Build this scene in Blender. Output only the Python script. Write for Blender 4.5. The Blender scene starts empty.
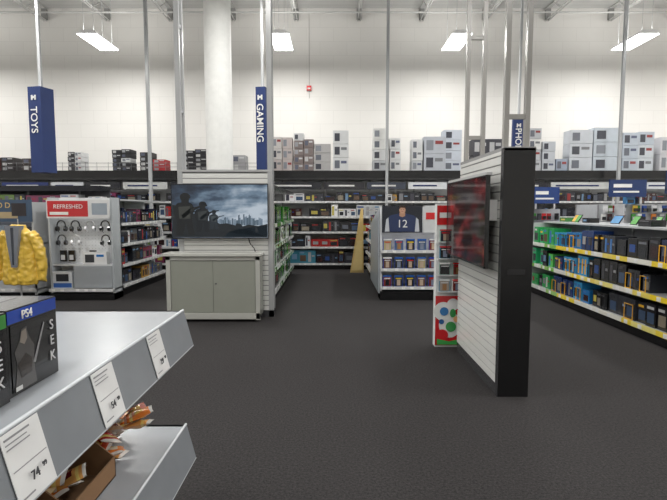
import bpy, bmesh, math, random
from mathutils import Matrix, Vector
random.seed(11)
R = random.random
U = random.uniform

def S(r, g, b):
    def f(c):
        c /= 255.0
        return c/12.92 if c <= .04045 else ((c+.055)/1.055)**2.4
    return (f(r), f(g), f(b), 1.0)

# ------------------------------------------------------------ materials
def newmat(name):
    m = bpy.data.materials.new(name); m.use_nodes = True
    nt = m.node_tree
    return m, nt, nt.nodes["Principled BSDF"]

def attr_mat(name, rough, metal=0.0, spec=0.5, emit=0.0, var=0.08, coat=0.0):
    m, nt, p = newmat(name)
    a = nt.nodes.new("ShaderNodeAttribute"); a.attribute_name = "Col"
    n = nt.nodes.new("ShaderNodeTexNoise"); n.inputs["Scale"].default_value = 9.0
    tc = nt.nodes.new("ShaderNodeTexCoord")
    nt.links.new(tc.outputs["Object"], n.inputs["Vector"])
    mr = nt.nodes.new("ShaderNodeMapRange")
    mr.inputs["To Min"].default_value = 1-var; mr.inputs["To Max"].default_value = 1+var
    nt.links.new(n.outputs["Fac"], mr.inputs["Value"])
    mx = nt.nodes.new("ShaderNodeVectorMath"); mx.operation = 'SCALE'
    nt.links.new(a.outputs["Color"], mx.inputs[0]); nt.links.new(mr.outputs[0], mx.inputs["Scale"])
    nt.links.new(mx.outputs[0], p.inputs["Base Color"])
    p.inputs["Roughness"].default_value = rough
    p.inputs["Metallic"].default_value = metal
    p.inputs["Specular IOR Level"].default_value = spec
    p.inputs["Coat Weight"].default_value = coat
    if emit:
        nt.links.new(a.outputs["Color"], p.inputs["Emission Color"])
        p.inputs["Emission Strength"].default_value = emit
    return m

MATTE = attr_mat("painted_matte", .65)
GLOSS = attr_mat("printed_gloss", .25, coat=.3)
METAL = attr_mat("brushed_metal", .35, metal=.6)
EMIT = attr_mat("backlit_panel", .4, emit=.7, var=.02)
ENAMEL = attr_mat("powder_coated_steel", .25, var=.03)
LAMP = attr_mat("lamp_lens", .4, emit=9.0, var=.0)
ALL = [MATTE, GLOSS, METAL, EMIT, ENAMEL, LAMP]
MA, GL, ME, EM, EN, LA = range(6)

def simple_mat(name, col, rough=.5, noise=None, bump=0, metal=0):
    m, nt, p = newmat(name)
    p.inputs["Base Color"].default_value = col
    p.inputs["Roughness"].default_value = rough
    p.inputs["Metallic"].default_value = metal
    if noise:
        tc = nt.nodes.new("ShaderNodeTexCoord")
        n = nt.nodes.new("ShaderNodeTexNoise"); n.inputs["Scale"].default_value = noise[0]
        n.inputs["Detail"].default_value = 6
        nt.links.new(tc.outputs["Object"], n.inputs["Vector"])
        cr = nt.nodes.new("ShaderNodeValToRGB")
        cr.color_ramp.elements[0].color = tuple(c*noise[1] for c in col[:3])+(1,)
        cr.color_ramp.elements[1].color = tuple(c*noise[2] for c in col[:3])+(1,)
        cr.color_ramp.elements[0].position = .3; cr.color_ramp.elements[1].position = .7
        nt.links.new(n.outputs["Fac"], cr.inputs["Fac"])
        nt.links.new(cr.outputs["Color"], p.inputs["Base Color"])
        if bump:
            b = nt.nodes.new("ShaderNodeBump"); b.inputs["Strength"].default_value = bump
            b.inputs["Distance"].default_value = .01
            nt.links.new(n.outputs["Fac"], b.inputs["Height"])
            nt.links.new(b.outputs[0], p.inputs["Normal"])
    return m

# ------------------------------------------------------------ mesh builder
class MB:
    def __init__(s):
        s.v = []; s.f = []; s.c = []; s.m = []; s.M = Matrix.Identity(4)
    def add(s, pts, faces, c, m=0):
        o = len(s.v)
        for p in pts: s.v.append(s.M @ Vector(p))
        for f in faces:
            s.f.append([o+i for i in f]); s.c.append(c); s.m.append(m)
    def box(s, x0, x1, y0, y1, z0, z1, c, m=0):
        p = [(x0,y0,z0),(x1,y0,z0),(x1,y1,z0),(x0,y1,z0),(x0,y0,z1),(x1,y0,z1),(x1,y1,z1),(x0,y1,z1)]
        s.add(p, [(0,3,2,1),(4,5,6,7),(0,1,5,4),(1,2,6,5),(2,3,7,6),(3,0,4,7)], c, m)
    def prism(s, pts, ext, c, m=0):
        n = len(pts); e = Vector(ext)
        P = [Vector(p) for p in pts] + [Vector(p)+e for p in pts]
        F = [tuple(range(n)), tuple(range(2*n-1, n-1, -1))]
        for i in range(n):
            j = (i+1) % n
            F.append((i, i+n, j+n, j))
        s.add(P, F, c, m)
    def cyl(s, a, b, r, c, m=0, n=12, r2=None):
        a = Vector(a); b = Vector(b); r2 = r if r2 is None else r2
        d = (b-a).normalized()
        t = Vector((0,0,1)) if abs(d.z) < .9 else Vector((1,0,0))
        u = d.cross(t).normalized(); w = d.cross(u)
        P = []
        for q, rr in ((a, r), (b, r2)):
            for i in range(n):
                an = 2*math.pi*i/n
                P.append(q + (u*math.cos(an)+w*math.sin(an))*rr)
        F = [tuple(range(n)), tuple(range(2*n-1, n-1, -1))]
        for i in range(n):
            j = (i+1) % n
            F.append((i, i+n, j+n, j))
        s.add(P, F, c, m)
    def finish(s, name, parent=None, bevel=0, mat=None, smooth=False):
        mn = Vector((min(v.x for v in s.v), min(v.y for v in s.v), min(v.z for v in s.v)))
        mx = Vector((max(v.x for v in s.v), max(v.y for v in s.v), max(v.z for v in s.v)))
        o = (mn+mx)/2
        me = bpy.data.meshes.new(name)
        me.from_pydata([tuple(v-o) for v in s.v], [], s.f)
        used = sorted(set(s.m))
        if mat: me.materials.append(mat)
        else:
            for u in used: me.materials.append(ALL[u])
            for p, k in zip(me.polygons, s.m): p.material_index = used.index(k)
        ca = me.color_attributes.new(name="Col", type='FLOAT_COLOR', domain='CORNER')
        flat = []
        for p, c in zip(me.polygons, s.c):
            for _ in range(p.loop_total): flat.extend(c)
        ca.data.foreach_set("color", flat)
        bm = bmesh.new(); bm.from_mesh(me)
        bmesh.ops.recalc_face_normals(bm, faces=bm.faces)
        bm.to_mesh(me); bm.free()
        if smooth:
            for p in me.polygons: p.use_smooth = True
        ob = bpy.data.objects.new(name, me)
        bpy.context.scene.collection.objects.link(ob)
        ob.location = o
        if parent: setpar(ob, parent)
        if bevel:
            b = ob.modifiers.new("edge", 'BEVEL'); b.width = bevel; b.segments = 2; b.limit_method = 'ANGLE'
        return ob

def setpar(ob, parent):
    ob.parent = parent
    ob.matrix_parent_inverse = Matrix.Translation(-parent.location)

def root(name, loc):
    e = bpy.data.objects.new(name, None)
    e.empty_display_size = .2
    e.location = loc
    bpy.context.scene.collection.objects.link(e)
    return e

txtm = {}
def text(name, body, size, loc, rot, col, parent, align='CENTER', emit=False, ext=.001, bold=.015):
    cu = bpy.data.curves.new(name, 'FONT'); cu.body = body; cu.size = size
    cu.align_x = align; cu.align_y = 'CENTER'; cu.extrude = ext
    cu.offset = size*bold
    k = (col, emit)
    if k not in txtm:
        txtm[k] = simple_mat("lettering", col, .5)
    cu.materials.append(txtm[k])
    ob = bpy.data.objects.new(name, cu)
    bpy.context.scene.collection.objects.link(ob)
    ob.location = loc; ob.rotation_euler = rot
    if parent: setpar(ob, parent)
    return ob

H90 = math.pi/2
FRONT = (H90, 0, 0)
FACEX = (H90, 0, H90)
def Mfront(x, y): return Matrix.Translation((x, y, 0))
def MplusX(X, y0): return Matrix.Translation((X, y0, 0)) @ Matrix.Rotation(H90, 4, 'Z')
def MminusX(X, y1): return Matrix.Translation((X, y1, 0)) @ Matrix.Rotation(-H90, 4, 'Z')

BLK = S(20,20,22); WHT = S(226,226,224); GRY = S(165,167,169); LG = S(198,199,200)
DG = S(66,66,68); SIL = S(185,185,187); NAVY = S(22,38,92); BLUE = S(20,70,170)
RED = S(200,30,35); GRN = S(56,140,48); YEL = S(226,196,50); ORG = S(210,105,35)

# ------------------------------------------------------------ room shell
XL, XR, YB, YF, ZC = -13.0, 13.0, 15.0, -5.0, 7.5
def shell(name, args, mat):
    b = MB(); b.box(*args, WHT); return b.finish(name, mat=mat)

fm, nt, p = newmat("carpet")
tc = nt.nodes.new("ShaderNodeTexCoord")
n1 = nt.nodes.new("ShaderNodeTexNoise"); n1.inputs["Scale"].default_value = 60; n1.inputs["Detail"].default_value = 6
n1.inputs["Roughness"].default_value = .8
n2 = nt.nodes.new("ShaderNodeTexNoise"); n2.inputs["Scale"].default_value = .9; n2.inputs["Detail"].default_value = 3
nt.links.new(tc.outputs["Object"], n1.inputs["Vector"]); nt.links.new(tc.outputs["Object"], n2.inputs["Vector"])
cr = nt.nodes.new("ShaderNodeValToRGB")
cr.color_ramp.elements[0].position = .36; cr.color_ramp.elements[0].color = S(28,27,28)
cr.color_ramp.elements[1].position = .68; cr.color_ramp.elements[1].color = S(62,59,59)
nt.links.new(n1.outputs["Fac"], cr.inputs["Fac"])
mr = nt.nodes.new("ShaderNodeMapRange"); mr.inputs["To Min"].default_value = .88; mr.inputs["To Max"].default_value = 1.12
nt.links.new(n2.outputs["Fac"], mr.inputs["Value"])
vm = nt.nodes.new("ShaderNodeVectorMath"); vm.operation = 'SCALE'
nt.links.new(cr.outputs["Color"], vm.inputs[0]); nt.links.new(mr.outputs[0], vm.inputs["Scale"])
nt.links.new(vm.outputs[0], p.inputs["Base Color"]); p.inputs["Roughness"].default_value = .9
p.inputs["Specular IOR Level"].default_value = .2
bp = nt.nodes.new("ShaderNodeBump"); bp.inputs["Strength"].default_value = .5; bp.inputs["Distance"].default_value = .01
nt.links.new(n1.outputs["Fac"], bp.inputs["Height"]); nt.links.new(bp.outputs[0], p.inputs["Normal"])
shell("floor", (XL, XR, YF, YB, -.1, 0), fm)

def blockmat(name, axis):
    wm, nt, p = newmat(name)
    tc = nt.nodes.new("ShaderNodeTexCoord"); sp = nt.nodes.new("ShaderNodeSeparateXYZ"); cb = nt.nodes.new("ShaderNodeCombineXYZ")
    nt.links.new(tc.outputs["Object"], sp.inputs[0])
    nt.links.new(sp.outputs[axis], cb.inputs[0]); nt.links.new(sp.outputs["Z"], cb.inputs[1])
    br = nt.nodes.new("ShaderNodeTexBrick")
    br.inputs["Scale"].default_value = 1; br.inputs["Brick Width"].default_value = .8; br.inputs["Row Height"].default_value = .4
    br.inputs["Mortar Size"].default_value = .007; br.inputs["Mortar Smooth"].default_value = .6
    br.inputs["Color1"].default_value = S(226,224,220); br.inputs["Color2"].default_value = S(223,221,217)
    br.inputs["Mortar"].default_value = S(213,211,207)
    nt.links.new(cb.outputs[0], br.inputs["Vector"]); nt.links.new(br.outputs["Color"], p.inputs["Base Color"])
    p.inputs["Roughness"].default_value = .6
    return wm
wx = blockmat("painted_block_wall", "X"); wy = blockmat("painted_block_wall_side", "Y")
shell("wall_back", (XL, XR, YB, YB+.2, 0, ZC), wx)
shell("wall_left", (XL-.2, XL, YF, YB, 0, ZC), wy)
shell("wall_right", (XR, XR+.2, YF, YB, 0, ZC), wy)
shell("wall_front", (XL, XR, YF-.2, YF, 0, ZC), wx)
cm, nt, p = newmat("steel_roof_deck")
tc = nt.nodes.new("ShaderNodeTexCoord"); wv = nt.nodes.new("ShaderNodeTexWave"); wv.inputs["Scale"].default_value = 3.3
wv.bands_direction = 'Y'
nt.links.new(tc.outputs["Object"], wv.inputs["Vector"])
cr = nt.nodes.new("ShaderNodeValToRGB"); cr.color_ramp.elements[0].color = S(184,184,182); cr.color_ramp.elements[1].color = S(222,222,220)
nt.links.new(wv.outputs["Fac"], cr.inputs["Fac"]); nt.links.new(cr.outputs[0], p.inputs["Base Color"])
shell("ceiling", (XL, XR, YF, YB, ZC, ZC+.15), cm)

# roof joists
b = MB(); jc = S(200,200,198)
x = -12.2
while x < 12.5:
    for dx in (-.05, .03):
        b.box(x+dx, x+dx+.02, 2, YB-.02, 7.12, 7.15, jc, EN)
    b.box(x-.06, x+.06, 2, YB-.02, 7.45, 7.49, jc, EN)
    y = 2.0; up = True
    while y < YB-.5:
        z0, z1 = (7.13, 7.46) if up else (7.46, 7.13)
        b.cyl((x, y, z0), (x, y+.5, z1), .016, jc, EN, 6)
        y += .5; up = not up
    b.box(x-.07, x+.07, YB-.12, YB-.02, 7.16, 7.45, S(140,140,138), EN)
    x += 1.85
b.finish("roof_joists")
b = MB()
b.cyl((XL+.1, 14.2, 7.08), (XR-.1, 14.2, 7.08), .025, S(190,190,188), EN)
b.finish("sprinkler_pipe")
b = MB()
b.cyl((-.72, YB-.03, 4.9), (-.72, YB-.03, 7.4), .009, S(190,186,182), EN, 8)
b.box(-.80, -.66, YB-.08, YB-.001, 5.12, 5.26, RED, GL)
b.box(-.77, -.69, YB-.10, YB-.08, 5.15, 5.19, WHT, GL)
b.finish("fire_alarm_strobe")

# ------------------------------------------------------------ ceiling light fixtures
POW = 88
for cy in (12.85, 8.35, 3.85, -.65):
    for cx in (-10.5, -5.97, -1.32, 3.12, 7.64, 11.6):
        r = root("ceiling_light_fixture", (cx, cy, 5.8))
        b = MB()
        b.prism([(cx-.17,cy-.62,5.92),(cx+.17,cy-.62,5.92),(cx+.25,cy-.62,5.83),(cx-.25,cy-.62,5.83)], (0,1.24,0), S(235,235,235), EN)
        b.box(cx-.235, cx+.235, cy-.61, cy+.61, 5.812, 5.832, (1,1,1,1), LA)
        for sx in (-.12,.12):
            for sy in (-.5,.5):
                b.cyl((cx+sx, cy+sy, 5.92), (cx+sx, cy+sy, 7.49), .004, GRY, EN, 5)
        b.finish("housing", r)
        for nm, z, rx, pw in (("lamp_down", 5.80, 0, POW), ("added_fill_up", 5.94, math.pi, POW*.42)):  # the upward lamp is an added fill to brighten upper walls and ceiling
            L = bpy.data.lights.new(nm, 'AREA'); L.shape = 'RECTANGLE'; L.size = .4; L.size_y = 1.15
            L.energy = pw; L.color = (1, .985, .95)
            o = bpy.data.objects.new(nm, L); bpy.context.scene.collection.objects.link(o)
            o.location = (cx, cy, z); o.rotation_euler = (rx, 0, 0); setpar(o, r)

# ------------------------------------------------------------ store shelving helpers (local: front at y=0 facing -y)
def shelf_frame(b, W, D, H, levels, col=LG, back=S(186,187,188), kick=BLK, strip=None):
    b.box(0, W, D-.03, D, .1, H, back, MA)
    b.box(0, W, .04, D, 0, .11, kick, EN)
    x = 0.0
    while x <= W+.01:
        b.box(max(0,x-.02), min(W,x+.02), D-.05, D-.03, .1, H, S(150,150,152), ME); x += 1.2
    for l in levels:
        b.box(0, W, .0, D-.03, l-.025, l, col, EN)
        if strip is None:
            b.box(0, W, -.014, 0, l-.045, l+.008, S(200,201,202), GL)
            x = .05
            while x < W-.1:
                if R() < .75: b.box(x, x+.06, -.018, -.014, l-.04, l+.003, WHT, GL)
                x += U(.12,.22)
        else:
            x = 0
            while x < W:
                w = min(U(.15,.5), W-x)
                c = strip(x) if callable(strip) else random.choice(strip)
                b.box(x, x+w, -.014, 0, l-.05, l+.012, c, GL)
                if R() < .9: b.box(x+w*.3, x+w*.3+.07, -.018, -.014, l-.045, l+.007, WHT, GL)
                x += w

MUT = [S(150,150,152), S(120,120,124), S(60,60,70), S(90,94,104), S(180,166,80), S(150,50,50), S(40,70,130), S(110,140,170)]
def product(b, x, w, z, h, y, d, c, acc=None, style=0):
    b.box(x, x+w, y, y+d, z, z+h, c, GL)
    e = .0025
    if style == 0:
        acc = acc or random.choice(MUT)
        k = R()
        if k < .5:
            b.box(x+w*.1, x+w*U(.5,.9), y-e, y, z+h*.76, z+h*.88, acc, GL)
            b.box(x+w*.15, x+w*.85, y-e, y, z+h*.15, z+h*.62, random.choice([S(34,36,42),S(90,72,58),S(60,78,104),S(130,122,108),S(50,26,26)]), GL)
        elif k < .8:
            b.box(x+w*.1, x+w*.45, y-e, y, z+h*.1, z+h*.85, acc, GL)
            b.box(x+w*.55, x+w*.85, y-e, y, z+h*.5, z+h*.62, random.choice(MUT), GL)
        else:
            b.box(x+w*.2, x+w*.8, y-e, y, z+h*.3, z+h*.7, random.choice(MUT), GL)
    elif style == 1:
        acc = acc or BLUE
        b.box(x, x+w, y-e, y, z+h*.88, z+h, acc, GL)
        c2 = random.choice([S(40,44,60),S(90,60,50),S(150,140,130),S(70,90,120),S(30,30,34),S(110,40,36),S(160,150,110)])
        b.box(x+w*.05, x+w*.95, y-e, y, z+h*.04, z+h*.86, c2, GL)
        b.box(x+w*.3, x+w*.7, y-2*e, y-e, z+h*.1, z+h*.62, random.choice([S(180,160,140),S(24,24,28),S(120,130,150),S(150,110,70)]), GL)
        b.box(x+w*.15, x+w*.85, y-2*e, y-e, z+h*.68, z+h*.76, random.choice([WHT, YEL, S(200,200,200), RED]), GL)

def fill(b, W, tops, pal, wr=(.1,.2), hr=(.55,.9), d=.22, y0=.03, gap=(.005,.03), acc=None, style=0, skip=.05, x0=.03):
    for (z, ch) in tops:
        x = x0
        while x < W-wr[0]-.02:
            w = min(U(*wr), W-x-.02); h = ch*U(*hr)
            c = random.choice(pal); n = random.randint(1,3); st = y0+U(0,.04)
            for _ in range(n):
                if x+w > W-.02: break
                if R() > skip: product(b, x, w, z, h, st, d, c, acc, style)
                x += w+.004
            x += U(*gap)

def pegs(b, W, z0, z1, pal, y, cw=.1, chh=.17):
    z = z0
    while z+chh < z1+.001:
        x = .05
        while x+cw < W:
            if R() < .9:
                c = random.choice(pal); yy = y-U(.04,.14)
                b.box(x, x+cw*.86, yy, yy+.03, z, z+chh*.84, c, GL)
                b.box(x+cw*.1, x+cw*.76, yy-.03, yy, z+chh*.12, z+chh*.5, random.choice([S(24,24,26),S(200,200,202),S(60,60,64),S(24,24,26)]), GL)
                b.cyl((x+cw*.43, yy-.03, z+chh*.9), (x+cw*.43, y, z+chh*.9), .003, SIL, ME, 5)
            x += cw
        z += chh

def headset(b, x, z, y, s, c):
    """headphones hung from a peg: arched band, two ear cups, boom"""
    pts = [(x+math.cos(a)*.075*s, y, z+math.sin(a)*.085*s) for a in [math.pi*k/8 for k in range(9)]]
    for p0, p1 in zip(pts, pts[1:]): b.cyl(p0, p1, .011*s, c, GL, 6)
    for q in (-1, 1):
        b.cyl((x+q*.075*s, y, z+.01), (x+q*.072*s, y, z-.04*s), .01*s, c, GL, 6)
        b.cyl((x+q*.09*s, y, z-.06*s), (x+q*.05*s, y, z-.06*s), .045*s, c, GL, 12)
        b.cyl((x+q*.092*s, y, z-.06*s), (x+q*.09*s, y, z-.06*s), .02*s, S(110,110,114), GL, 10)
    b.cyl((x-.075*s,y,z-.09*s),(x-.02*s,y-.03,z-.13*s),.005*s,c,GL,5)
    b.cyl((x, y-.03, z+.07*s), (x, y+.16, z+.07*s), .004, SIL, ME, 5)

DARKP = [S(24,24,28), S(34,36,42), S(50,52,60), S(20,28,50), S(60,28,28), S(90,92,96)]
MIXP = DARKP+[S(210,210,212), S(186,188,190), S(160,40,40), S(30,66,140), S(170,130,60), S(90,114,60), S(120,54,84), S(60,120,140), S(216,216,218)]

# ------------------------------------------------------------ back gondola w/ black canopy
r = root("back_wall_shelving", (0, 12.95, 0))
b = MB(); b.M = Mfront(-11, 12.95)
shelf_frame(b, 22, .6, 2.4, [.16,.6,1.0,1.4,1.8], back=S(206,207,208))
b.box(0, 22, -.05, 1.1, 2.36, 2.6, S(22,22,24), EN)
b.box(0, 22, -.06, -.05, 2.37, 2.39, S(60,60,62), EN)
x = 0
while x < 22:
    w = U(.8,1.6)
    if R() < .7:
        c = random.choice([S(215,218,222), S(30,50,110), S(60,66,80), S(30,32,40), S(150,40,40), S(205,207,205), S(40,40,46)])
        b.box(x+.03, min(21.9,x+w-.04), -.01, .01, 2.12, 2.3, c, GL)
        b.box(x+.15, min(21.8,x+w-.3), -.014, -.01, 2.19, 2.23, WHT if c[0] < .4 else NAVY, GL)
    x += w
b.finish("shelf_frame", r)
b = MB(); b.M = Mfront(-11, 12.95)
fill(b, 22, [(.16,.4),(.6,.36),(1.0,.36),(1.4,.36),(1.8,.28)], MIXP+DARKP[:3]+[WHT], wr=(.1,.3), d=.3)
b.finish("shelved_products", r)

def stacks(b, x0, x1, tops, pal, bw=(.26,.36), bh=.2, y=13.05):
    n = max(1, round((x1-x0)/((bw[0]+bw[1])/2))); w = (x1-x0)/n
    for i in range(n):
        x = x0+i*w
        z = 2.602; top = 2.6+U(*tops)
        m = max(1, round((top-z)/bh)); h = (top-z)/m
        c = random.choice(pal); yy = y+U(0,.05)
        for j in range(m):
            if R() < .3: c = random.choice(pal)
            dx = U(-.008,.008)
            b.box(x+dx, x+dx+w-.014, yy, yy+.4, z, z+h-.008, c, MA)
            lt = sum(c[:3]) > 1.0
            b.box(x+w*.1, x+w*.42, yy-.003, yy, z+h*.2, z+h*.78, random.choice([S(100,104,114),S(130,134,142),S(60,62,72)]) if lt else random.choice([S(150,152,156),S(190,190,190),S(90,94,110)]), GL)
            if R() < .7: b.box(x+w*.5, x+w*.85, yy-.003, yy, z+h*.55, z+h*.75, random.choice([S(90,96,120),S(120,122,126),S(140,60,60)]) if lt else S(190,190,192), GL)
            z += h
def ux(u, d=13.05): return (u-333.5)/490*d/1.01
b = MB()
Wp = [S(204,205,206), S(192,194,198), S(216,216,214), S(182,184,188)]
Dp = [S(48,46,50), S(60,58,62), S(36,36,40), S(150,150,152)]
stacks(b, ux(-12), ux(14), (.35,.42), [S(84,40,40),S(50,46,48)], bh=.14)
stacks(b, ux(22), ux(37), (.3,.42), [S(60,50,48),S(40,36,36)], bh=.14)
stacks(b, ux(68), ux(82), (.5,.6), Dp[:2]+Wp[:2], bh=.12, bw=(.17,.2))
stacks(b, ux(112), ux(131), (.5,.58), Dp+Wp[:2], bh=.12, bw=(.22,.26))
stacks(b, ux(140), ux(152), (.48,.52), [S(50,46,50),S(40,38,40)], bh=.12)
stacks(b, ux(153), ux(166), (.2,.35), [S(170,40,44),S(140,46,50)], bh=.12)
stacks(b, ux(182), ux(208), (.5,.62), [S(84,44,46),S(44,44,48),S(160,158,156)], bh=.12)
stacks(b, ux(232), ux(246), (.4,.46), Dp, bh=.2)
stacks(b, ux(272), ux(293), (.88,.9), [S(176,40,46),S(190,186,184),S(180,170,168)], bh=.28, bw=(.2,.3))
stacks(b, ux(294), ux(314), (.8,1.02), [S(190,190,192),S(196,192,190),S(120,108,106)], bh=.2)
stacks(b, ux(314), ux(331), (.7,.72), [S(84,80,84),S(170,168,168)], bh=.22)
stacks(b, ux(333), ux(349), (1.04,1.08), Wp, bh=.32, bw=(.36,.5))
stacks(b, ux(373), ux(388), (1.08,1.12), Wp, bh=.26, bw=(.36,.45))
stacks(b, ux(390), ux(401), (.85,.9), Wp, bh=.3)
stacks(b, ux(412), ux(423), (.82,.86), Wp, bh=.28)
stacks(b, ux(424), ux(446), (.9,.92), [S(96,108,134),S(150,156,170),S(176,180,188)], bh=.45, bw=(.5,.6))
stacks(b, ux(444), ux(462), (1.05,1.15), [S(170,184,206),S(190,196,206)], bh=.3, bw=(.4,.5))
stacks(b, ux(473), ux(503), (.8,.85), [S(70,70,76),S(110,112,118)], bh=.4, bw=(.35,.45))
stacks(b, ux(528), ux(541), (1.1,1.15), Wp, bh=.3)
stacks(b, ux(556), ux(568), (.3,.34), [S(150,160,176),S(190,194,200)], bh=.3)
stacks(b, ux(542), ux(555), (.75,.8), [S(150,160,176),S(190,194,200)], bh=.26)
stacks(b, ux(569), ux(592), (1.02,1.1), [S(196,200,206),S(176,180,188),S(186,188,194)], bh=.36, bw=(.5,.6))
stacks(b, ux(593), ux(621), (1.1,1.14), [S(200,206,212),S(186,194,202)], bh=.38, bw=(.5,.6))
stacks(b, ux(622), ux(654), (1.0,1.04), [S(196,202,208),S(180,188,198)], bh=.34, bw=(.4,.5))
stacks(b, ux(660), ux(700), (.85,.9), [S(180,60,60),S(194,194,198)], bh=.45)
b.finish("stacked_cartons")
b = MB()
for z in (2.7, 2.8):
    b.cyl((-8.6,12.98,z), (-1.7,12.98,z), .006, S(120,120,122), ME, 6)
x = -8.6
while x < -1.69:
    b.cyl((x,12.98,2.6), (x,12.98,2.82), .005, S(120,120,122), ME, 6); x += .3
b.finish("wire_guard_rail")

# ------------------------------------------------------------ columns & hanging poles
b = MB()
b.cyl((-2.43,10.6,0), (-2.43,10.6,7.49), .28, S(230,230,227), MA, 48)
b.cyl((-2.43,10.6,0), (-2.43,10.6,.12), .31, BLK, EN, 48)
b.finish("building_column")
for (x, y) in ((-4.35, 11.75), (1.37, 12.72), (7.2, 12.5)):
    b = MB()
    b.box(x-.035, x+.035, y-.035, y+.035, 0, 7.49, S(168,170,172), EN)
    b.box(x-.07, x+.07, y-.07, y+.07, 0, .02, DG, EN)
    b.box(x-.12, x+.12, y-.12, y+.12, 7.43, 7.49, GRY, EN)
    b.finish("support_pole")

def blade_sign(x, y, z0, z1, w, word, ts, tz):
    r = root("hanging_blade_sign", (x, y, z1))
    b = MB()
    b.prism([(x-w*.5,y-w*.35,z0),(x+w*.25,y-w*.5,z0),(x+w*.5,y+w*.3,z0),(x-w*.3,y+w*.45,z0)], (0,0,z1-z0), S(24,46,98), MA)
    b.box(x-.025, x+.025, y-.025, y+.025, z1, 7.49, S(176,178,180), EN)
    b.finish("panel", r)
    a = math.atan2(-.15, .75)
    px, py = x-w*.14, y-w*.43
    c = text("lettering", word, ts, (px-.01, py-.012, tz), (0,0,0), WHT, r, bold=.01)
    m = Matrix.Rotation(a, 4, 'Z') @ Matrix.Rotation(H90,4,'Y') @ Matrix.Rotation(H90,4,'X')
    c.rotation_euler = m.to_euler()
    b = MB()
    b.M = Matrix.Translation((px, py-.004, z1-.2)) @ Matrix.Rotation(a, 4, 'Z')
    b.box(-.05, .05, -.012, 0, -.018, .018, WHT); b.box(-.05,-.02,-.012,0,-.05,.04,WHT); b.box(.02,.05,-.012,0,-.05,.04,WHT)
    b.finish("pictogram", r)
    return r
blade_sign(-5.60, 9.6, 2.30, 3.90, .36, "TOYS", .2, 3.28)
blade_sign(-1.40, 9.9, 2.30, 3.98, .25, "GAMING", .19, 3.28)
blade_sign(4.60, 12.4, 2.65, 3.85, .36, "PHONES", .2, 3.2)

# ------------------------------------------------------------ display kiosks
def slats(b, axis, a0, a1, face, thick, z0, z1):
    z = z0
    if axis == 'x':
        b.box(a0, a1, face+.008, face+thick-.008, z0, z1, S(130,130,130), MA)
    else:
        b.box(face+.008, face+thick-.008, a0, a1, z0, z1, S(130,130,130), MA)
    while z < z1-.02:
        zt = min(z+.064, z1)
        if axis == 'x': b.box(a0, a1, face, face+thick, z, zt, S(216,216,213), EN)
        else: b.box(face, face+thick, a0, a1, z, zt, S(216,216,213), EN)
        z += .075

KX0, KX1, KY = -2.27, -.89, 7.2
r = root("television_display_kiosk", (-1.62, 7.2, 0))
b = MB()
slats(b, 'x', KX0+.06, KX1-.06, KY, .2, .1, 2.14)
for x in (KX0, KX1-.07):
    for y in (KY-.01, KY+.15):
        b.box(x, x+.07, y, y+.05, 0, 7.49, S(168,169,170), EN)
    b.box(x+.005, x+.065, KY+.04, KY+.15, 0, 2.16, S(130,130,132), EN)
    for z in (3.0, 4.2, 5.4, 6.6): b.box(x+.01, x+.06, KY+.04, KY+.15, z, z+.05, GRY, EN)
b.box(KX0, KX1, KY-.012, KY+.21, 2.14, 2.17, S(176,176,176), EN)
b.box(KX0, KX1, KY-.01, KY+.2, 0, .1, DG, EN)
b.finish("slatwall_frame", r)
b = MB()
cx0, cx1, y0, y1 = -2.36, -1.04, 6.85, 7.18
FC = S(172,172,166); DC = S(140,142,133)
b.box(cx0-.04, cx1+.02, y0-.03, y1, .94, .98, S(186,186,180), EN)
b.box(cx0, cx1, y0+.02, y1, .08, .94, S(126,127,120), EN)
for x in (cx0, cx1-.06): b.box(x, x+.06, y0, y0+.05, .03, .94, FC, EN)
b.box(cx0, cx1, y0, y0+.05, .88, .94, FC, EN)
b.box(cx0, cx1, y0, y0+.05, .04, .13, FC, EN)
mid = (cx0+cx1)/2
b.box(cx0+.065, mid-.003, y0+.012, y0+.03, .135, .875, DC, EN)
b.box(mid+.003, cx1-.065, y0+.012, y0+.03, .135, .875, DC, EN)
b.cyl((mid+.04, y0, .55), (mid+.04, y0+.012, .55), .012, S(90,90,90), ME, 12)
for x in (cx0+.1, cx1-.1):
    for y in (y0+.1, y1-.06):
        b.cyl((x,y,0),(x,y,.08),.025,BLK,EN,12)
b.finish("storage_cabinet", r, bevel=.004)
b = MB()
pts = [(-1.25,7.16,1.2),(-1.22,7.14,1.1),(-1.16,7.13,1.03),(-1.14,7.12,.98)]
for a, c in zip(pts, pts[1:]): b.cyl(a, c, .008, BLK, GL, 8)
b.finish("power_cable", r)

def tv_body(b, W, Hh):
    b.box(-W/2, W/2, 0, .03, -Hh/2, Hh/2, S(16,16,18), GL)
    b.box(-W/2+.15, W/2-.15, .03, .06, -Hh/2+.06, Hh/2-.15, S(20,20,22), MA)
    t = .012
    b.box(-W/2, W/2, -.008, 0, Hh/2-t, Hh/2, S(18,18,20), GL); b.box(-W/2, W/2, -.008, 0, -Hh/2, -Hh/2+t*1.6, S(26,26,28), GL)
    b.box(-W/2, -W/2+t, -.008, 0, -Hh/2, Hh/2, S(18,18,20), GL); b.box(W/2-t, W/2, -.008, 0, -Hh/2, Hh/2, S(18,18,20), GL)

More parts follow.
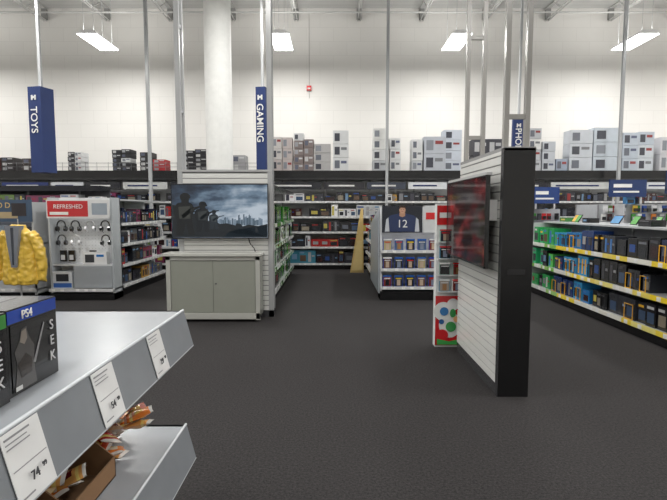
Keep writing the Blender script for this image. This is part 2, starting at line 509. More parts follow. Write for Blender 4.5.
TW, TH = 1.4, .79
tx, ty, tz = -1.64, 7.09, 1.565
r = root("television", (tx, ty, tz))
b = MB(); b.M = Matrix.Translation((tx, ty, tz)); tv_body(b, TW, TH)
b.box(-.2,.2,.06,.095,-.2,.2,DG,MA)
b.finish("housing", r, bevel=.002)
m, nt, p = newmat("screen_cloudy_sky")
tc = nt.nodes.new("ShaderNodeTexCoord"); sp = nt.nodes.new("ShaderNodeSeparateXYZ"); nt.links.new(tc.outputs["Object"], sp.inputs[0])
mp = nt.nodes.new("ShaderNodeMapping"); mp.inputs["Scale"].default_value = (2.0, 1, 5.5); nt.links.new(tc.outputs["Object"], mp.inputs[0])
ns = nt.nodes.new("ShaderNodeTexNoise"); ns.inputs["Scale"].default_value = 1.5; ns.inputs["Detail"].default_value = 6; nt.links.new(mp.outputs[0], ns.inputs["Vector"])
gx = nt.nodes.new("ShaderNodeMapRange"); gx.inputs["From Min"].default_value = -.7; gx.inputs["From Max"].default_value = .35
gx.inputs["To Min"].default_value = -.2; gx.inputs["To Max"].default_value = .14
nt.links.new(sp.outputs["X"], gx.inputs["Value"])
ad = nt.nodes.new("ShaderNodeMath"); ad.operation = 'ADD'; nt.links.new(ns.outputs["Fac"], ad.inputs[0]); nt.links.new(gx.outputs[0], ad.inputs[1])
gz = nt.nodes.new("ShaderNodeMapRange"); gz.inputs["From Min"].default_value = -.1; gz.inputs["From Max"].default_value = .4
gz.inputs["To Min"].default_value = .16; gz.inputs["To Max"].default_value = -.1
nt.links.new(sp.outputs["Z"], gz.inputs["Value"])
ad2 = nt.nodes.new("ShaderNodeMath"); ad2.operation = 'ADD'; nt.links.new(ad.outputs[0], ad2.inputs[0]); nt.links.new(gz.outputs[0], ad2.inputs[1])
cr = nt.nodes.new("ShaderNodeValToRGB"); e = cr.color_ramp.elements
e[0].position = .25; e[0].color = S(30,40,54); e[1].position = .82; e[1].color = S(190,202,214)
k = e.new(.42); k.color = S(56,74,94); k = e.new(.6); k.color = S(114,136,156)
nt.links.new(ad2.outputs[0], cr.inputs["Fac"])
nt.links.new(cr.outputs[0], p.inputs["Emission Color"]); p.inputs["Emission Strength"].default_value = .8
p.inputs["Base Color"].default_value = (.01,.01,.012,1); p.inputs["Roughness"].default_value = .15
b = MB(); b.box(tx-TW/2+.012, tx+TW/2-.012, ty-.004, ty-.0005, tz-TH/2+.02, tz+TH/2-.012, BLK)
b.finish("screen_panel", r, mat=m)
b = MB(); Y = ty-.0052
def sp2(pts, c): b.prism([(tx+x, Y, tz+z) for x, z in pts], (0,.0008,0), c, EM)
random.seed(4)
x = -.1
while x < .62:
    w = U(.012,.03); h = U(.02,.07)*(1.7 if .25 < x < .45 else 1)
    sp2([(x,-.2),(x+w,-.2),(x+w,-.15+h),(x,-.15+h*U(.85,1.0))], random.choice([S(64,78,90),S(78,92,106),S(92,106,120)])); x += w*U(.9,1.3)
Y -= .0012
sp2([(-.685,-.372),(.685,-.372),(.685,-.18),(.55,-.21),(.42,-.19),(.3,-.22),(.18,-.19),(.1,-.17),(0,-.18),(-.1,-.12),(-.2,-.14),(-.3,-.06),(-.4,-.02),(-.5,.04),(-.6,.08),(-.685,.1)], S(24,28,32))
sp2([(.05,-.372),(.685,-.372),(.685,-.2),(.5,-.23),(.3,-.24),(.12,-.3)], S(46,54,60))
Y -= .0012
def soldier(x, z, s, c, c2):
    global Y
    body = [(-.11,-.26),(-.1,-.1),(-.13,-.02),(-.13,.05),(-.09,.09),(-.045,.1),(-.05,.13),(-.062,.15),(-.055,.185),(-.02,.205),(.025,.2),(.052,.175),(.055,.15),(.04,.14),(.035,.1),(.07,.085),(.09,.05),(.1,0),(.08,-.02),(.07,-.1),(.1,-.26),(.03,-.26),(.0,-.12),(-.03,-.26)]
    sp2([(x+a*s, z+q*s) for a, q in body], c)
    Y -= .0006
    sp2([(x+a*s, z+q*s) for a, q in [(-.07,-.08),(-.08,.05),(.05,.06),(.05,-.08)]], c2)
    sp2([(x+a*s, z+q*s) for a, q in [(-.05,-.04),(.05,.035),(.15,.06),(.24,.075),(.24,.06),(.15,.04),(.07,.0),(-.03,-.08)]], c)
    Y += .0006
soldier(-.49,.0,1.3,S(20,22,24),S(46,48,46)); soldier(-.24,-.05,.95,S(18,22,26),S(40,44,46)); soldier(-.08,-.1,.6,S(30,36,42),S(50,56,60))
Y -= .002
sp2([(.2,-.25),(.24,-.17),(.3,-.18),(.36,-.25)], S(24,30,36))
sp2([(.5,-.3),(.53,-.2),(.56,-.3)], S(24,30,36))
b.finish("game_picture", r)

# --- right kiosk (edge-on)
r = root("television_display_kiosk", (1.53, 4.75, 0))
b = MB()
slats(b, 'y', 4.14, 5.46, 1.40, .26, .1, 2.08)
b.box(1.40, 1.66, 4.07, 4.14, 0, 2.1, S(24,24,25), EN)
b.box(1.396, 1.402, 4.07, 4.13, 0.0, 2.1, S(60,60,62), EN)
b.box(1.40, 1.66, 4.14, 5.46, 0, .1, DG, EN)
b.box(1.40, 1.66, 4.07, 5.46, 2.08, 2.11, S(150,150,150), EN)
b.box(1.45, 1.60, 4.066, 4.07, 1.05, 1.1, S(36,36,38), EN)
for x in (1.425, 1.60):
    for y in (4.16, 5.38):
        b.box(x, x+.04, y, y+.05, 2.1, 7.49, S(150,148,144), EN)
for y in (4.17, 5.39):
    for z in (2.35, 3.4, 4.6, 5.8, 7.0): b.box(1.46, 1.61, y, y+.03, z, z+.04, S(150,148,144), EN)
b.finish("slatwall_frame", r)
b = MB()
b.box(1.33, 1.40, 4.2, 4.3, 1.5, 1.68, S(225,225,225), GL); b.box(1.32,1.33,4.21,4.29,1.53,1.65,S(60,60,62),GL)
b.finish("security_sensor", r, bevel=.008)
r = root("television", (1.30, 4.82, 1.49))
b = MB(); b.M = Matrix.Translation((1.28, 4.82, 1.49)) @ Matrix.Rotation(-H90, 4, 'Z'); tv_body(b, TW, TH)
b.box(-.25,.25,.06,.115,-.22,.22,DG,MA)
b.box(-.68,.68,.0,.05,.395,.42,S(190,190,190),EN)
b.finish("housing", r, bevel=.002)
m, nt, p = newmat("screen_red_game")
tc = nt.nodes.new("ShaderNodeTexCoord")
vo = nt.nodes.new("ShaderNodeTexNoise"); vo.inputs["Scale"].default_value = 2.4; vo.inputs["Detail"].default_value = 7
mp = nt.nodes.new("ShaderNodeMapping"); mp.inputs["Scale"].default_value = (1,1.3,2.4)
nt.links.new(tc.outputs["Object"], mp.inputs[0]); nt.links.new(mp.outputs[0], vo.inputs["Vector"])
cr = nt.nodes.new("ShaderNodeValToRGB"); e = cr.color_ramp.elements
e[0].position = .45; e[0].color = S(34,16,18); e[1].position = .78; e[1].color = S(176,76,74)
k = e.new(.58); k.color = S(90,20,26)
nt.links.new(vo.outputs["Fac"], cr.inputs["Fac"]); nt.links.new(cr.outputs[0], p.inputs["Emission Color"])
p.inputs["Emission Strength"].default_value = .55; p.inputs["Base Color"].default_value = (.01,.01,.01,1); p.inputs["Roughness"].default_value = .08
b = MB(); b.box(1.2755, 1.2795, 4.82-TW/2+.012, 4.82+TW/2-.012, 1.49-TH/2+.02, 1.49+TH/2-.012, BLK)
b.finish("screen_panel", r, mat=m)

# standee at far end of right kiosk
r = root("promotional_display_stand", (1.4, 5.66, 0))
b = MB()
X0, X1, Y0, Y1 = 1.18, 1.66, 5.60, 5.72
b.box(X0, X1, Y0, Y1, 0, 1.66, S(214,215,214), MA)
b.box(X0, X1, Y0-.004, Y0, .02, .60, S(196,34,38), GL)
b.box(X0, X1, Y0-.004, Y0, 1.42, 1.64, S(196,34,38), GL)
b.box(X0+.03, X1-.03, Y0-.007, Y0-.004, 1.5, 1.56, WHT, GL)
for i in range(4):
    z = .66+i*.19
    b.box(X0+.02, X1-.02, Y0-.05, Y0, z-.012, z, LG, EN)
    for j in range(3):
        product(b, X0+.03+j*.15, .12, z, .14, Y0-.045, .03, random.choice([S(150,180,170),S(60,130,160),S(90,140,90),WHT]), random.choice([RED,WHT]), 1)
def disc(cx, cz, rr, c, k, sx=1, n=24):
    y = Y0-.005-.0022*k
    b.prism([(cx+math.cos(2*math.pi*i/n)*rr*sx, y, cz+math.sin(2*math.pi*i/n)*rr) for i in range(n)], (0,.002,0), c, GL)
disc(X0+.17,.26,.15,WHT,1,.85); disc(X0+.09,.42,.11,S(222,224,222),2); disc(X0+.2,.5,.07,S(226,226,226),3)
disc(X0+.1,.42,.05,S(40,110,170),4); disc(X0+.18,.24,.06,S(60,150,80),4); disc(X0+.08,.14,.07,S(200,40,44),5)
disc(X0+.2,.4,.05,S(60,150,80),5,.7); disc(X0+.24,.33,.035,S(222,170,120),6); disc(X0+.07,.3,.03,S(40,90,150),6)
b.prism([(X0+.02,Y0-.022,.03),(X0+.3,Y0-.022,.03),(X0+.3,Y0-.022,.1),(X0+.16,Y0-.022,.07),(X0+.02,Y0-.022,.1)],(0,.002,0),S(70,160,80),GL)
b.finish("printed_stand", r)

# ------------------------------------------------------------ gaming gondola behind the tv kiosk
r = root("gondola_shelving", (-1.5, 10, 0))
b = MB(); b.M = MplusX(-1.0, 7.55)
shelf_frame(b, 4.6, .5, 1.95, [.2,.58,.96,1.34], back=S(90,110,86), strip=[GRN, S(70,140,56), S(150,160,150), LG])
b.box(0, 4.6, -.02, .5, 1.95, 2.0, S(60,60,62), EN)
b.box(0, .03, 0, .5, 0, 1.95, S(190,190,190), EN)
b.finish("shelf_frame", r)
b = MB(); b.M = MplusX(-1.0, 7.55)
GP = [S(50,120,44), S(36,90,38), S(30,60,32), S(205,208,206), S(28,28,30), S(28,28,30)]
fill(b, 4.6, [(.2,.34),(.58,.34),(.96,.34),(1.34,.4)], GP, wr=(.12,.2), acc=S(110,160,80), x0=.05)
b.finish("shelved_products", r)

# ------------------------------------------------------------ centre game gondola with end cap
r = root("gondola_shelving", (1.35, 10.5, 0))
X0, X1, Y0 = .82, 1.92, 8.5
b = MB(); b.M = Mfront(X0, Y0)
W = X1-X0
shelf_frame(b, W, .4, 1.64, [.24,.56,.88], back=S(200,201,202))
for x in (0, W-.03):
    b.prism([(x,0.02,.1),(x,.4,.1),(x,.4,1.64),(x,.25,1.64),(x,.05,.95)], (.03,0,0), S(196,198,200), EN)
b.box(0, W, .02, .4, 0, .16, BLK, EN)
b.M = MminusX(X0, 12.25)
shelf_frame(b, 3.35, .5, 1.55, [.24,.56,.88,1.2], back=S(196,197,198))
b.M = Matrix.Identity(4)
b.box(X0+.5, X1, 8.9, 12.25, 0, 1.55, S(190,190,190), EN)
b.box(X0+.02, X1, 8.9, 12.25, 1.55, 1.58, S(180,180,180), EN)
b.prism([(X0-.03,8.55,.12),(X0-.03,10.4,.12),(X0-.03,10.4,1.3),(X0-.03,8.75,1.6)], (.025,0,0), S(166,172,178), EN)
b.finish("shelf_frame", r)
b = MB(); b.M = Mfront(X0, Y0)
for z in (.24,.56,.88):
    x = .05
    while x < W-.18:
        product(b, x, .15, z, .2, .04, .05, BLUE, random.choice([BLUE,S(30,90,170),S(30,90,170),WHT]), 1); x += .2
b.M = MminusX(X0, 12.25)
fill(b, 1.8, [(.24,.28),(.56,.28),(.88,.28),(1.2,.3)], MIXP, wr=(.12,.16), acc=BLUE, style=1)
b.finish("game_cases", r)
b = MB()
py = Y0+.01
b.box(X0+.02, X0+.72, py-.01, py, 1.19, 1.66, S(24,30,42), GL)
b.box(X0+.74, X1-.02, py-.01, py, 1.19, 1.66, S(204,206,208), GL)
def pp(pts, c, k=1): b.prism([(X0+.37+x, py-.01-.002*k, 1.2+z) for x, z in pts], (0,.002,0), c, GL)
pp([(-.3,.01),(-.28,.22),(-.2,.29),(-.08,.32),(.08,.32),(.2,.29),(.28,.22),(.3,.01)], S(36,50,88))
pp([(-.3,.01),(-.28,.22),(-.24,.255),(-.22,.01)], S(190,194,200), 2); pp([(.3,.01),(.28,.22),(.24,.255),(.22,.01)], S(190,194,200), 2)
pp([(-.05,.28),(-.05,.34),(.05,.34),(.05,.28),(0,.26)], S(180,136,110), 2)
pp([(math.cos(a*.5236)*.055, .385+math.sin(a*.5236)*.065) for a in range(12)], S(196,152,126), 3)
pp([(-.058,.39),(-.055,.44),(-.02,.462),(.03,.46),(.058,.43),(.058,.39),(.04,.42),(-.03,.425)], S(60,42,32), 4)
for sx in (-.02,.02): pp([(sx-.007,.388),(sx+.007,.388),(sx+.007,.396),(sx-.007,.396)], BLK, 4)
pp([(-.018,.352),(.018,.352),(.015,.358),(-.015,.358)], S(130,70,64), 4)
b.box(X0+.78, X1-.06, py-.014, py-.01, 1.42, 1.54, RED, GL)
b.finish("printed_header", r)
text("jersey_number", "12", .19, (X0+.37, py-.017, 1.34), FRONT, WHT, r, bold=.0)

b = MB()
b.prism([(.42,12.3,0),(.76,12.3,0),(.76,12.55,1.62),(.70,12.55,1.62)], (0,.03,0), S(196,168,106), MA)
b.prism([(.46,12.28,.05),(.72,12.28,.05),(.72,12.40,.8),(.60,12.40,.8)], (0,.01,0), S(206,182,122), MA)
b.box(.56,.76,12.55,12.85,0,.03,S(150,120,80),MA)
b.prism([(.62,12.85,0),(.66,12.85,0),(.74,12.57,1.5),(.70,12.57,1.5)], (0,.02,0), S(150,120,80), MA)
b.finish("leaning_advertising_board")

# ------------------------------------------------------------ left gondola (accessories) with end cap
r = root("gondola_shelving", (-4.4, 10, 0))
X0, X1, Y0 = -4.98, -3.86, 8.5
W = X1-X0
b = MB(); b.M = Mfront(X0, Y0)
shelf_frame(b, W, .4, 1.8, [.2], back=S(218,220,222))
b.box(0, W, .02, .4, 0, .12, BLK, EN)
for x in (0, W-.03): b.box(x, x+.03, .06, .4, .1, 1.8, S(176,180,184), EN)
b.box(.42, W-.03, .04, .09, .22, .60, S(150,154,158), EN)
b.box(.03, W-.03, .1, .37, .60, .625, S(196,198,200), EN)
b.box(.02, W-.02, -.01, .02, 1.44, 1.76, S(216,216,216), GL)
b.box(.04, W*.66, -.014, -.01, 1.47, 1.74, S(190,44,48), GL)
b.box(W*.72, W-.05, -.014, -.01, 1.5, 1.7, S(150,160,170), GL)
b.box(.08, .4, -.018, -.014, 1.5, 1.55, WHT, GL)
# peg holes
zz = .7
while zz < 1.42:
    xx = .06
    while xx < W-.05:
        b.box(xx, xx+.008, .368, .3705, zz, zz+.008, S(110,110,112)); xx += .06
    zz += .06
b.M = MplusX(X1, 8.92)
shelf_frame(b, 2.35, .5, 1.75, [.2,.58,.96,1.34], back=S(206,208,210))
b.M = Matrix.Identity(4)
b.box(X0, X1-.5, 8.92, 11.27, 0, 1.75, S(186,188,190), EN)
b.box(X0, X1, 8.9, 11.27, 1.75, 1.78, S(176,178,180), EN)
b.finish("shelf_frame", r)
b = MB(); b.M = Mfront(X0, Y0)
for i, xx in enumerate((.15,.4,.66,.93)):
    headset(b, xx, 1.31, .2, 1.0, [S(24,24,26),S(28,28,30),S(210,210,212),S(24,24,26)][i])
    if i != 2: headset(b, xx, 1.06, .2, .95, [S(30,30,34),S(210,210,212),BLK,S(24,24,26)][i])
for xx in (.07,.22,.6): 
    b.box(xx, xx+.11, .26, .3, .66, .86, S(34,34,38), GL); b.box(xx+.02, xx+.09, .25, .26, .69, .78, S(200,200,202), GL)
b.box(.04,.38,.05,.3,.205,.5,S(214,218,224),GL); b.box(.05,.37,.046,.05,.22,.3,S(60,100,170),GL); b.box(.1,.32,.046,.05,.33,.46,S(50,52,58),GL)
b.box(.56,.98,.1,.24,.625,.84,S(220,220,220),GL); b.box(.6,.76,.096,.1,.66,.8,S(60,62,66),GL); b.box(.8,.93,.096,.1,.76,.8,S(40,110,180),GL)
b.M = MplusX(X1, 8.92)
fill(b, 2.3, [(.2,.34),(.58,.34),(.96,.34),(1.34,.34)], MIXP+DARKP+[WHT], wr=(.1,.18))
b.finish("shelved_products", r)
text("header_text", "REFRESHED", .1, (X0+.4, Y0-.018, 1.64), FRONT, WHT, r, bold=.0)

r = root("gondola_shelving", (-6.6, 9, 0))
X0, X1, Y0 = -8.6, -5.2, 8.5
W = X1-X0
b = MB(); b.M = Mfront(X0, Y0)
shelf_frame(b, W, .5, 1.72, [.2,.6,1.0], back=S(110,114,124))
b.box(0, W, .02, .5, 0, .12, BLK, EN)
b.box(0, W, .0, .03, .14, .56, S(178,180,184), EN)
b.box(W-.03, W, .0, .5, .1, 1.72, S(178,180,182), EN)
cols = [S(170,152,118), S(44,40,44), S(176,160,122), S(60,80,104), S(44,40,44)]
for i in range(4):
    b.box(i*.85+.01, i*.85+.84, -.02, .01, 1.38, 1.76, cols[i], GL)
    b.box(i*.85+.1, i*.85+.6, -.024, -.02, 1.44, 1.55, cols[(i+2)%5], GL)
    b.box(i*.85+.5, i*.85+.75, -.027, -.024, 1.48, 1.7, cols[(i+1)%5], GL)
b.finish("shelf_frame", r)
b = MB(); b.M = Mfront(X0, Y0)
fill(b, W, [(.6,.36),(1.0,.34)], [S(50,84,150),S(50,70,120),S(70,104,150),S(160,170,180),S(40,44,56)], wr=(.14,.3), hr=(.6,.95), d=.3)
b.finish("shelved_products", r)
text("header_text", "C O D", .13, (-5.75, Y0-.028, 1.66), FRONT, S(210,180,110), r, bold=0)

r = root("gondola_shelving", (-7.4, 11.4, 0))
b = MB(); b.M = Mfront(-9.5, 11.0)
shelf_frame(b, 4.3, .5, 2.0, [.2,.6,1.0,1.4,1.72], back=S(90,90,96))
b.box(0, 4.3, -.02, .5, 2.0, 2.12, S(24,26,34), EN)
b.finish("shelf_frame", r)
b = MB(); b.M = Mfront(-9.5, 11.0)
fill(b, 4.3, [(.2,.36),(.6,.36),(1.0,.36),(1.4,.28),(1.72,.24)], MIXP, wr=(.1,.25), d=.3)
b.finish("shelved_products", r)

# hanging yellow jacket on a free-standing garment stand
jx, jy = -5.16, 8.02
r = root("yellow_jacket", (jx, jy, 1.0))
jm = simple_mat("yellow_vinyl", S(224,186,72), .3, noise=(6,.78,1.1), bump=.3)
jm.node_tree.nodes["Principled BSDF"].inputs["Coat Weight"].default_value = .5
def loft(b, rings, n=28, c=YEL):
    o = []
    for k_, (cx,cy,cz,rx,ry) in enumerate(rings):
        o.append([(cx+rx*math.cos(2*math.pi*i/n)*(1+.05*math.sin(i*1.9+k_)), cy+ry*math.sin(2*math.pi*i/n)*(1+.14*math.sin(i*2.3+k_*.7)), cz) for i in range(n)])
    P = [q for ring in o for q in ring]; F = [tuple(range(n)), tuple(range(len(P)-1, len(P)-n-1, -1))]
    for k in range(len(o)-1):
        for i in range(n):
            j = (i+1)%n; F.append((k*n+i, k*n+j, (k+1)*n+j, (k+1)*n+i))
    b.add(P, F, c)
b = MB()
loft(b, [(jx,jy,.36,.28,.1),(jx,jy,.44,.29,.12),(jx,jy,.6,.28,.12),(jx,jy,.85,.26,.12),(jx,jy,1.08,.25,.12),(jx,jy,1.2,.24,.11),(jx,jy,1.28,.14,.1),(jx,jy,1.34,.11,.09)])
for s in (-1, 1):
    pr = [(s*.19,1.2,.085),(s*.28,1.12,.09),(s*.33,.95,.085),(s*.36,.78,.08),(s*.365,.6,.075),(s*.36,.46,.065),(s*.355,.42,.068)]
    for a, c in zip(pr, pr[1:]):
        b.cyl((jx+a[0],jy,a[1]), (jx+c[0],jy-.01,c[1]), a[2], YEL, 0, 16, c[2])
ob = b.finish("jacket_shell", r, mat=jm, smooth=True)
md = ob.modifiers.new("fuse", 'REMESH'); md.mode = 'VOXEL'; md.voxel_size = .012; md.use_smooth_shade = True
md = ob.modifiers.new("soft", 'SMOOTH'); md.iterations = 3
tx_ = bpy.data.textures.new("folds", 'CLOUDS'); tx_.noise_scale = .07
md = ob.modifiers.new("folds", 'DISPLACE'); md.texture = tx_; md.strength = .035; md.mid_level = .5
b = MB()
b.prism([(jx-.12,jy-.16,1.33),(jx+.12,jy-.16,1.33),(jx+.09,jy-.165,1.05),(jx+.04,jy-.165,.66),(jx-.04,jy-.165,.66),(jx-.09,jy-.165,1.05)], (0,.12,0), S(120,124,132), GL)
b.prism([(jx-.02,jy-.17,1.3),(jx+.02,jy-.17,1.3),(jx+.012,jy-.173,.7),(jx-.012,jy-.173,.7)], (0,.01,0), S(60,64,72), GL)
b.cyl((jx,jy,1.3),(jx,jy,1.44),.008,SIL,ME,8)
b.cyl((jx,jy,0),(jx,jy,.5),.014,SIL,ME,10); b.cyl((jx,jy,0),(jx,jy,.02),.16,DG,EN,24)
b.finish("lining_and_stand", r)

# ------------------------------------------------------------ right gondola (facing -X)
XG = 3.8
r = root("gondola_shelving", (4.1, 7.2, 0))
b = MB(); b.M = MminusX(XG, 9.45)
def strip_col(x):
    if x < 1.0: return random.choice([S(214,220,210), S(120,180,80), S(206,208,206), S(150,190,110)])
    return random.choice([S(232,206,70), S(226,206,100), S(222,220,210), S(218,216,210), S(234,204,50), S(230,218,130)])
LV = [.17,.57,.97]
shelf_frame(b, 5.0, .55, 1.34, LV, back=S(130,132,136), strip=strip_col)
b.box(0,5,.02,.55,0,.12,BLK,EN)
b.box(0,.03,0,.55,0,1.34,S(170,172,174),EN)
b.box(0,5,.25,1.1,1.34,1.365,S(180,182,184),EN)
b.M = Matrix.Identity(4)
b.box(XG+.55, XG+1.1, 4.45, 9.45, 0, 1.34, S(180,182,184), EN)
b.finish("shelf_frame", r)
b = MB(); b.M = MminusX(XG, 9.45)
KP = [S(20,20,23), S(26,26,30), S(36,38,44), S(18,18,20), S(50,52,58), S(30,40,70), S(22,22,24)]
KA = [S(60,60,66), S(100,102,108), S(190,190,190), S(220,170,50), S(226,180,60), S(60,110,170), S(70,150,90), S(44,44,48)]
segs = [(0,.9,[S(44,150,80),S(50,170,110),S(90,190,90),S(26,26,30)]), (.9,2.2,[S(24,24,28),S(26,50,100),S(36,110,170),S(50,140,190)]), (2.2,5.0,KP)]
for z in LV:
    for a, e_, pal in segs:
        x = a+.03
        while x < e_-.1:
            w = U(.1,.2); h = U(.2,.31); c = random.choice(pal); ac = random.choice(KA)
            for _ in range(random.randint(1,3)):
                if x+w > min(4.97, e_+.05): break
                if R() > .06:
                    product(b, x, w, z, h, .05+U(0,.03), .3, c, ac, 0)
                    if a > .5 and R() < .3:
                        yc = random.choice([S(222,168,40), S(216,160,40), S(40,40,42)])
                        xx = x+.01; ww = w-.02; zz = z+.002
                        for q in (xx, xx+ww): b.cyl((q,.03,zz),(q,.03,zz+.2),.006,yc,GL,6)
                        for q in (zz+.007, zz+.2): b.cyl((xx,.03,q),(xx+ww,.03,q),.006,yc,GL,6)
                x += w+.006
            x += U(.01,.04)
x = .1
while x < 4.8:
    w = U(.12,.3); k = R()
    if k < .35: product(b, x, w, 1.366, U(.05,.13), .32+U(0,.2), .2, random.choice(KP+[S(60,120,60), S(170,60,50), S(200,200,202), S(60,110,170)]))
    elif k < .75:
        y_ = U(.4,.7)
        b.prism([(x,y_,1.366),(x+w,y_,1.366),(x+w,y_+.08,1.5),(x,y_+.08,1.5)], (0,.012,0), S(26,28,32), GL)
        b.prism([(x+.01,y_-.003,1.376),(x+w-.01,y_-.003,1.376),(x+w-.01,y_+.073,1.49),(x+.01,y_+.073,1.49)], (0,.002,0), random.choice([S(80,140,190),S(214,170,60),S(170,180,190),S(60,80,120),S(90,160,80)]), GL)
    x += w+U(.03,.12)
b.finish("shelved_products", r)

def table_gondola(x0, x1, y0, y1, H, pal, signs):
    r = root("gondola_shelving", ((x0+x1)/2, (y0+y1)/2, 0))
    W = x1-x0
    b = MB(); b.M = Mfront(x0, y0)
    lv = [.2,.6,1.0]
    shelf_frame(b, W, .5, H, lv, back=S(180,182,186)); b.box(0,W,.02,.5,0,.12,BLK,EN)
    b.M = MminusX(x0, y1)
    shelf_frame(b, y1-y0-.02, .3, H, lv, back=S(180,182,186))
    b.M = Matrix.Identity(4)
    b.box(x0+.3, x1, y0+.5, y1, 0, H, S(190,192,194), EN)
    for (a, e_, z0, z1, c) in signs:
        b.box(a, e_, y0+.2, y0+.23, z0, z1, c, GL)
        lc = WHT if c[0] < .6 else RED
        b.box(a+.08, a+(e_-a)*.6, y0+.196, y0+.2, z0+(z1-z0)*.55, z0+(z1-z0)*.75, lc, GL)
        b.box(a+.08, a+(e_-a)*.8, y0+.196, y0+.2, z0+(z1-z0)*.25, z0+(z1-z0)*.35, lc, GL)
        for q in (a+.08, e_-.11): b.box(q, q+.03, y0+.205, y0+.235, H, z0+.02, SIL, EN)
    b.finish("shelf_frame", r)
    b = MB(); b.M = Mfront(x0, y0)
    fill(b, W, [(.2,.34),(.6,.34),(1.0,.34)], pal, wr=(.1,.25))
    pegs(b, W, 1.36, H, pal, .46)
    x = .3
    while x < W-.3:
        w = U(.12,.3)
        if R() < .6: product(b, x, w, H, U(.06,.2), .3, .12, random.choice(pal))
        x += w+.05
    b.M = MminusX(x0, y1)
    fill(b, y1-y0-.55, [(.2,.34),(.6,.34),(1.0,.34)], pal, wr=(.1,.25), d=.2)
    b.finish("shelved_products", r)
PR = MIXP+[S(70,130,180), S(200,120,50), GRN, WHT, S(216,180,60)]
SB = S(26,50,96)
table_gondola(5.4, 8.4, 9.6, 11.5, 1.70, PR, [(5.48,6.22,1.84,2.18,SB),(6.6,7.6,1.9,2.35,S(30,44,76))])
table_gondola(3.3, 5.1, 10.6, 12.3, 1.6, PR+[RED,WHT], [(4.35,4.95,1.72,2.08,S(30,60,120))])
table_gondola(5.75, 8.6, 6.9, 8.4, 1.42, PR, [])

# ------------------------------------------------------------ foreground merchandising shelf
SX, SYe = -.643, 2.05
r = root("merchandise_display_shelf", (-1.2, 1.2, 0))
b = MB()
sc = S(152,156,161)
xb = -1.75
for zt in (1.17, .67, .22):
    b.box(xb, SX, .0, SYe, zt-.03, zt, sc, EN)
    b.prism([(SX,0,zt),(SX+.006,0,zt+.004),(SX+.045,0,zt-.148),(SX+.036,0,zt-.152),(SX-.004,0,zt-.03)], (0,SYe+.004,0), S(126,130,135), GL)
    b.cyl((SX+.003,0,zt+.001),(SX+.003,SYe+.004,zt+.001),.006,S(190,194,198),EN,8)
    b.cyl((SX+.041,0,zt-.15),(SX+.041,SYe+.004,zt-.15),.005,S(170,174,178),EN,8)
    b.box(SX-.01, SX+.002, 0, SYe, zt-.12, zt-.03, S(110,112,114), EN)
    b.box(xb, SX+.0, SYe-.02, SYe, zt-.08, zt-.0, S(170,174,178), EN)
b.box(-1.22, -1.18, 0, SYe-.03, 0, 1.14, S(110,112,114), EN)
for y in (.1, SYe-.12):
    b.box(-1.225, -1.175, y, y+.05, 0, 1.14, S(110,110,112), ME)
b.box(xb+.05, SX-.02, 0, SYe-.05, 0, .12, BLK, EN)
for y in (.3, 1.0, 1.9):
    for zt in (1.17,.67):
        b.prism([(-1.18,y,zt-.03),(SX-.1,y,zt-.03),(SX-.1,y,zt-.05),(-1.18,y,zt-.2)], (0,.006,0), S(130,132,134), EN)
b.finish("shelf_frame", r, bevel=.002)
def lip_label(yc, w, zt, h0, h1, lines, parent):
    dx, dz = .045-.006, -.152
    def P(y, f, off=.003): return (SX+.006+dx*f+off, y, zt+.004+dz*f+off*.25)
    b = MB()
    b.prism([P(yc-w/2,h0), P(yc+w/2,h0), P(yc+w/2,h1), P(yc-w/2,h1)], (.0015,0,.0004), S(218,218,218), GL)
    k = .006
    for (f0, f1, a, c) in lines:
        b.prism([P(yc-w/2+w*a,f0,k), P(yc-w/2+w*c,f0,k), P(yc-w/2+w*c,f1,k), P(yc-w/2+w*a,f1,k)], (.0006,0,.0002), S(130,130,134), MA)
    b.finish("price_label", parent)
LN = [(.10,.125,.06,.7),(.17,.185,.06,.6),(.23,.245,.06,.65),(.52,.53,.06,.94),(.88,.90,.08,.4)]
for yc, w, nm in ((.95,.12,"74"), (1.30,.12,"54"), (1.68,.12,"29")):
    lip_label(yc, w, 1.17, .04, .98, LN, r)
    text("price_text", nm, .026, (SX+.045, yc-.005, 1.17-.1), (math.radians(75), 0, H90), S(60,60,64), r, bold=0)
    text("price_cents_text", "99", .014, (SX+.0445, yc+.026, 1.17-.094), (math.radians(75), 0, H90), S(60,60,64), r, bold=0)
lip_label(1.0, .12, .67, .02, .9, LN, r)

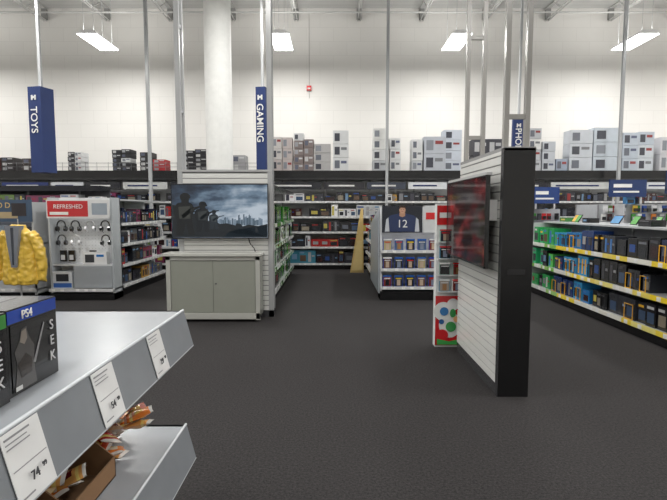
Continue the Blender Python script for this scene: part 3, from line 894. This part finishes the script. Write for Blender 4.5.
def boxed(y0, y1, xf, z, h, accent, word, r_):
    b = MB()
    b.box(xf-.2, xf, y0, y1, z, z+h, S(22,22,25), GL)
    b.box(xf, xf+.0015, y0+.002, y1-.002, z+h-.032, z+h-.002, accent, GL)
    b.box(xf-.2, xf, y0+.002, y1-.002, z+h, z+h+.0015, S(30,31,36), GL)
    b.box(xf-.15, xf-.08, y0+.03, y1-.03, z+h+.0015, z+h+.002, S(80,80,84), GL)
    def P(pts, c, k): b.prism([(xf+.001*k, y0+(y1-y0)*a, z+h*q) for a, q in pts], (.0008,0,0), c, GL)
    P([(.05,.04),(.95,.04),(.95,.82),(.05,.82)], S(26,26,29), 1)
    P([(.08,.04),(.14,.35),(.1,.5),(.2,.62),(.24,.74),(.34,.76),(.38,.62),(.48,.5),(.46,.3),(.5,.04)], S(70,68,68), 2)
    P([(.2,.6),(.24,.72),(.32,.74),(.34,.62),(.28,.56)], S(120,112,104), 3)
    P([(.14,.35),(.3,.45),(.42,.36),(.4,.2),(.2,.18)], S(44,38,36), 3)
    P([(.44,.3),(.68,.74),(.7,.72),(.48,.28)], S(130,130,132), 3)
    P([(.08,.05),(.2,.05),(.2,.1),(.08,.1)], S(190,190,190), 4)
    ob = b.finish("boxed_video_game", None, bevel=.0015)
    def tt(nm, s, sz, y, zz, c):
        e = text(nm, s, sz, (xf+.005, y, zz), FACEX, c, None, bold=0)
        e.parent = ob; e.matrix_parent_inverse = Matrix.Translation(-ob.location)
    if word: tt("platform_text", word, .028, (y0+y1)/2-.03, z+h-.018, WHT)
    for i, ch in enumerate("SEK"): tt("title_text", ch, .036, y0+(y1-y0)*.84, z+h*.66-i*.04, S(190,190,192))
    return ob
boxed(1.075, 1.27, -.73, 1.172, .2, S(24,60,150), "PS4", None)
boxed(.85, 1.06, -.72, 1.172, .2, S(60,130,60), "", None)
boxed(1.10, 1.29, -.97, 1.172, .2, S(24,60,150), "", None)

cb = S(128,96,66); cbd = S(92,68,46)
def tray(bx0, bx1, by0, by1, hh, flap_far, low):
    z0 = .672
    b = MB()
    b.box(bx0,bx1,by0,by1,z0,z0+.005,cbd)
    b.box(bx0,bx0+.005,by0,by1,z0,z0+hh,cb); b.box(bx1-.005,bx1,by0,by1,z0,z0+low,cb)
    b.prism([(bx0,by0,z0),(bx1,by0,z0),(bx1,by0,z0+low),(bx1-.1,by0,z0+hh),(bx0,by0,z0+hh)], (0,.005,0), cb)
    b.prism([(bx0,by1-.005,z0),(bx1,by1-.005,z0),(bx1,by1-.005,z0+low),(bx1-.1,by1-.005,z0+hh),(bx0,by1-.005,z0+hh)], (0,.005,0), cb)
    if flap_far: b.prism([(bx0,by1,z0+hh),(bx1-.1,by1,z0+hh),(bx1-.12,by1+.06,z0+hh+.08),(bx0+.02,by1+.06,z0+hh+.08)], (0,0,.004), S(160,124,88))
    b.finish("cardboard_tray")
tray(-1.10, -.76, 1.34, 1.64, .15, True, .07)
tray(-1.08, -.72, .92, 1.26, .16, True, .08)
def pillow(b, M, w, h, t, c1, c2):
    b.M = M; nx, ny = 10, 8; P = []
    for s in (1,-1):
        for i in range(nx+1):
            for j in range(ny+1):
                a = i/nx; q = j/ny
                e = (abs(math.sin(math.pi*a))**.5)*(abs(math.sin(math.pi*q))**.6)
                P.append(((a-.5)*w*(1-.05*math.sin(q*math.pi)), (q-.5)*h, s*t*.5*e*(1+.2*math.sin(a*9+q*7))))
    o = (nx+1)*(ny+1)
    for s in (0,1):
        for i in range(nx):
            for j in range(ny):
                k = s*o+i*(ny+1)+j
                col = c2 if 3 <= i <= 5 and 2 <= j <= 5 else (S(200,196,190) if i in (0,nx-1) else c1)
                if i == 7: col = S(214,190,110)
                b.f.append([len(b.v)+q for q in (k,k+1,k+ny+2,k+ny+1)]); b.c.append(col); b.m.append(GL)
    for q in P: b.v.append(b.M @ Vector(q))
b = MB(); random.seed(3)
pc = [S(186,74,44), S(210,118,50), S(160,44,40), S(206,150,84), S(216,190,150)]
def heap(n, x0, x1, y0, y1, z0, z1):
    for i in range(n):
        zz = z0+(z1-z0)*(i/n)
        M = Matrix.Translation((U(x0,x1), U(y0,y1), zz)) @ Matrix.Rotation(U(0,6.3),4,'Z') @ Matrix.Rotation(U(-.45,.45),4,'X') @ Matrix.Rotation(U(-.35,.35),4,'Y')
        pillow(b, M, U(.09,.12), .08, .03, random.choice(pc), random.choice([S(216,206,180),S(110,34,34),S(220,176,70)]))
heap(18, -.98, -.82, 1.42, 1.56, .70, .81)
heap(34, -1.0, -.74, 1.72, 1.96, .695, .84)
heap(10, -.98, -.80, 1.0, 1.18, .70, .78)
b.finish("snack_packets", smooth=True)

# ------------------------------------------------------------ world + camera
w = bpy.data.worlds.new("interior_ambient"); bpy.context.scene.world = w; w.use_nodes = True
w.node_tree.nodes["Background"].inputs[0].default_value = (.8,.85,.9,1); w.node_tree.nodes["Background"].inputs[1].default_value = .3
cam = bpy.data.cameras.new("camera"); cam.sensor_width = 36; cam.lens = 26.45; cam.clip_start = .02; cam.clip_end = 100
co = bpy.data.objects.new("camera", cam); bpy.context.scene.collection.objects.link(co)
co.location = (0,0,1.6); co.rotation_euler = (math.radians(90-4.78), 0, 0)
bpy.context.scene.camera = co
bpy.context.scene.view_settings.view_transform = 'Standard'
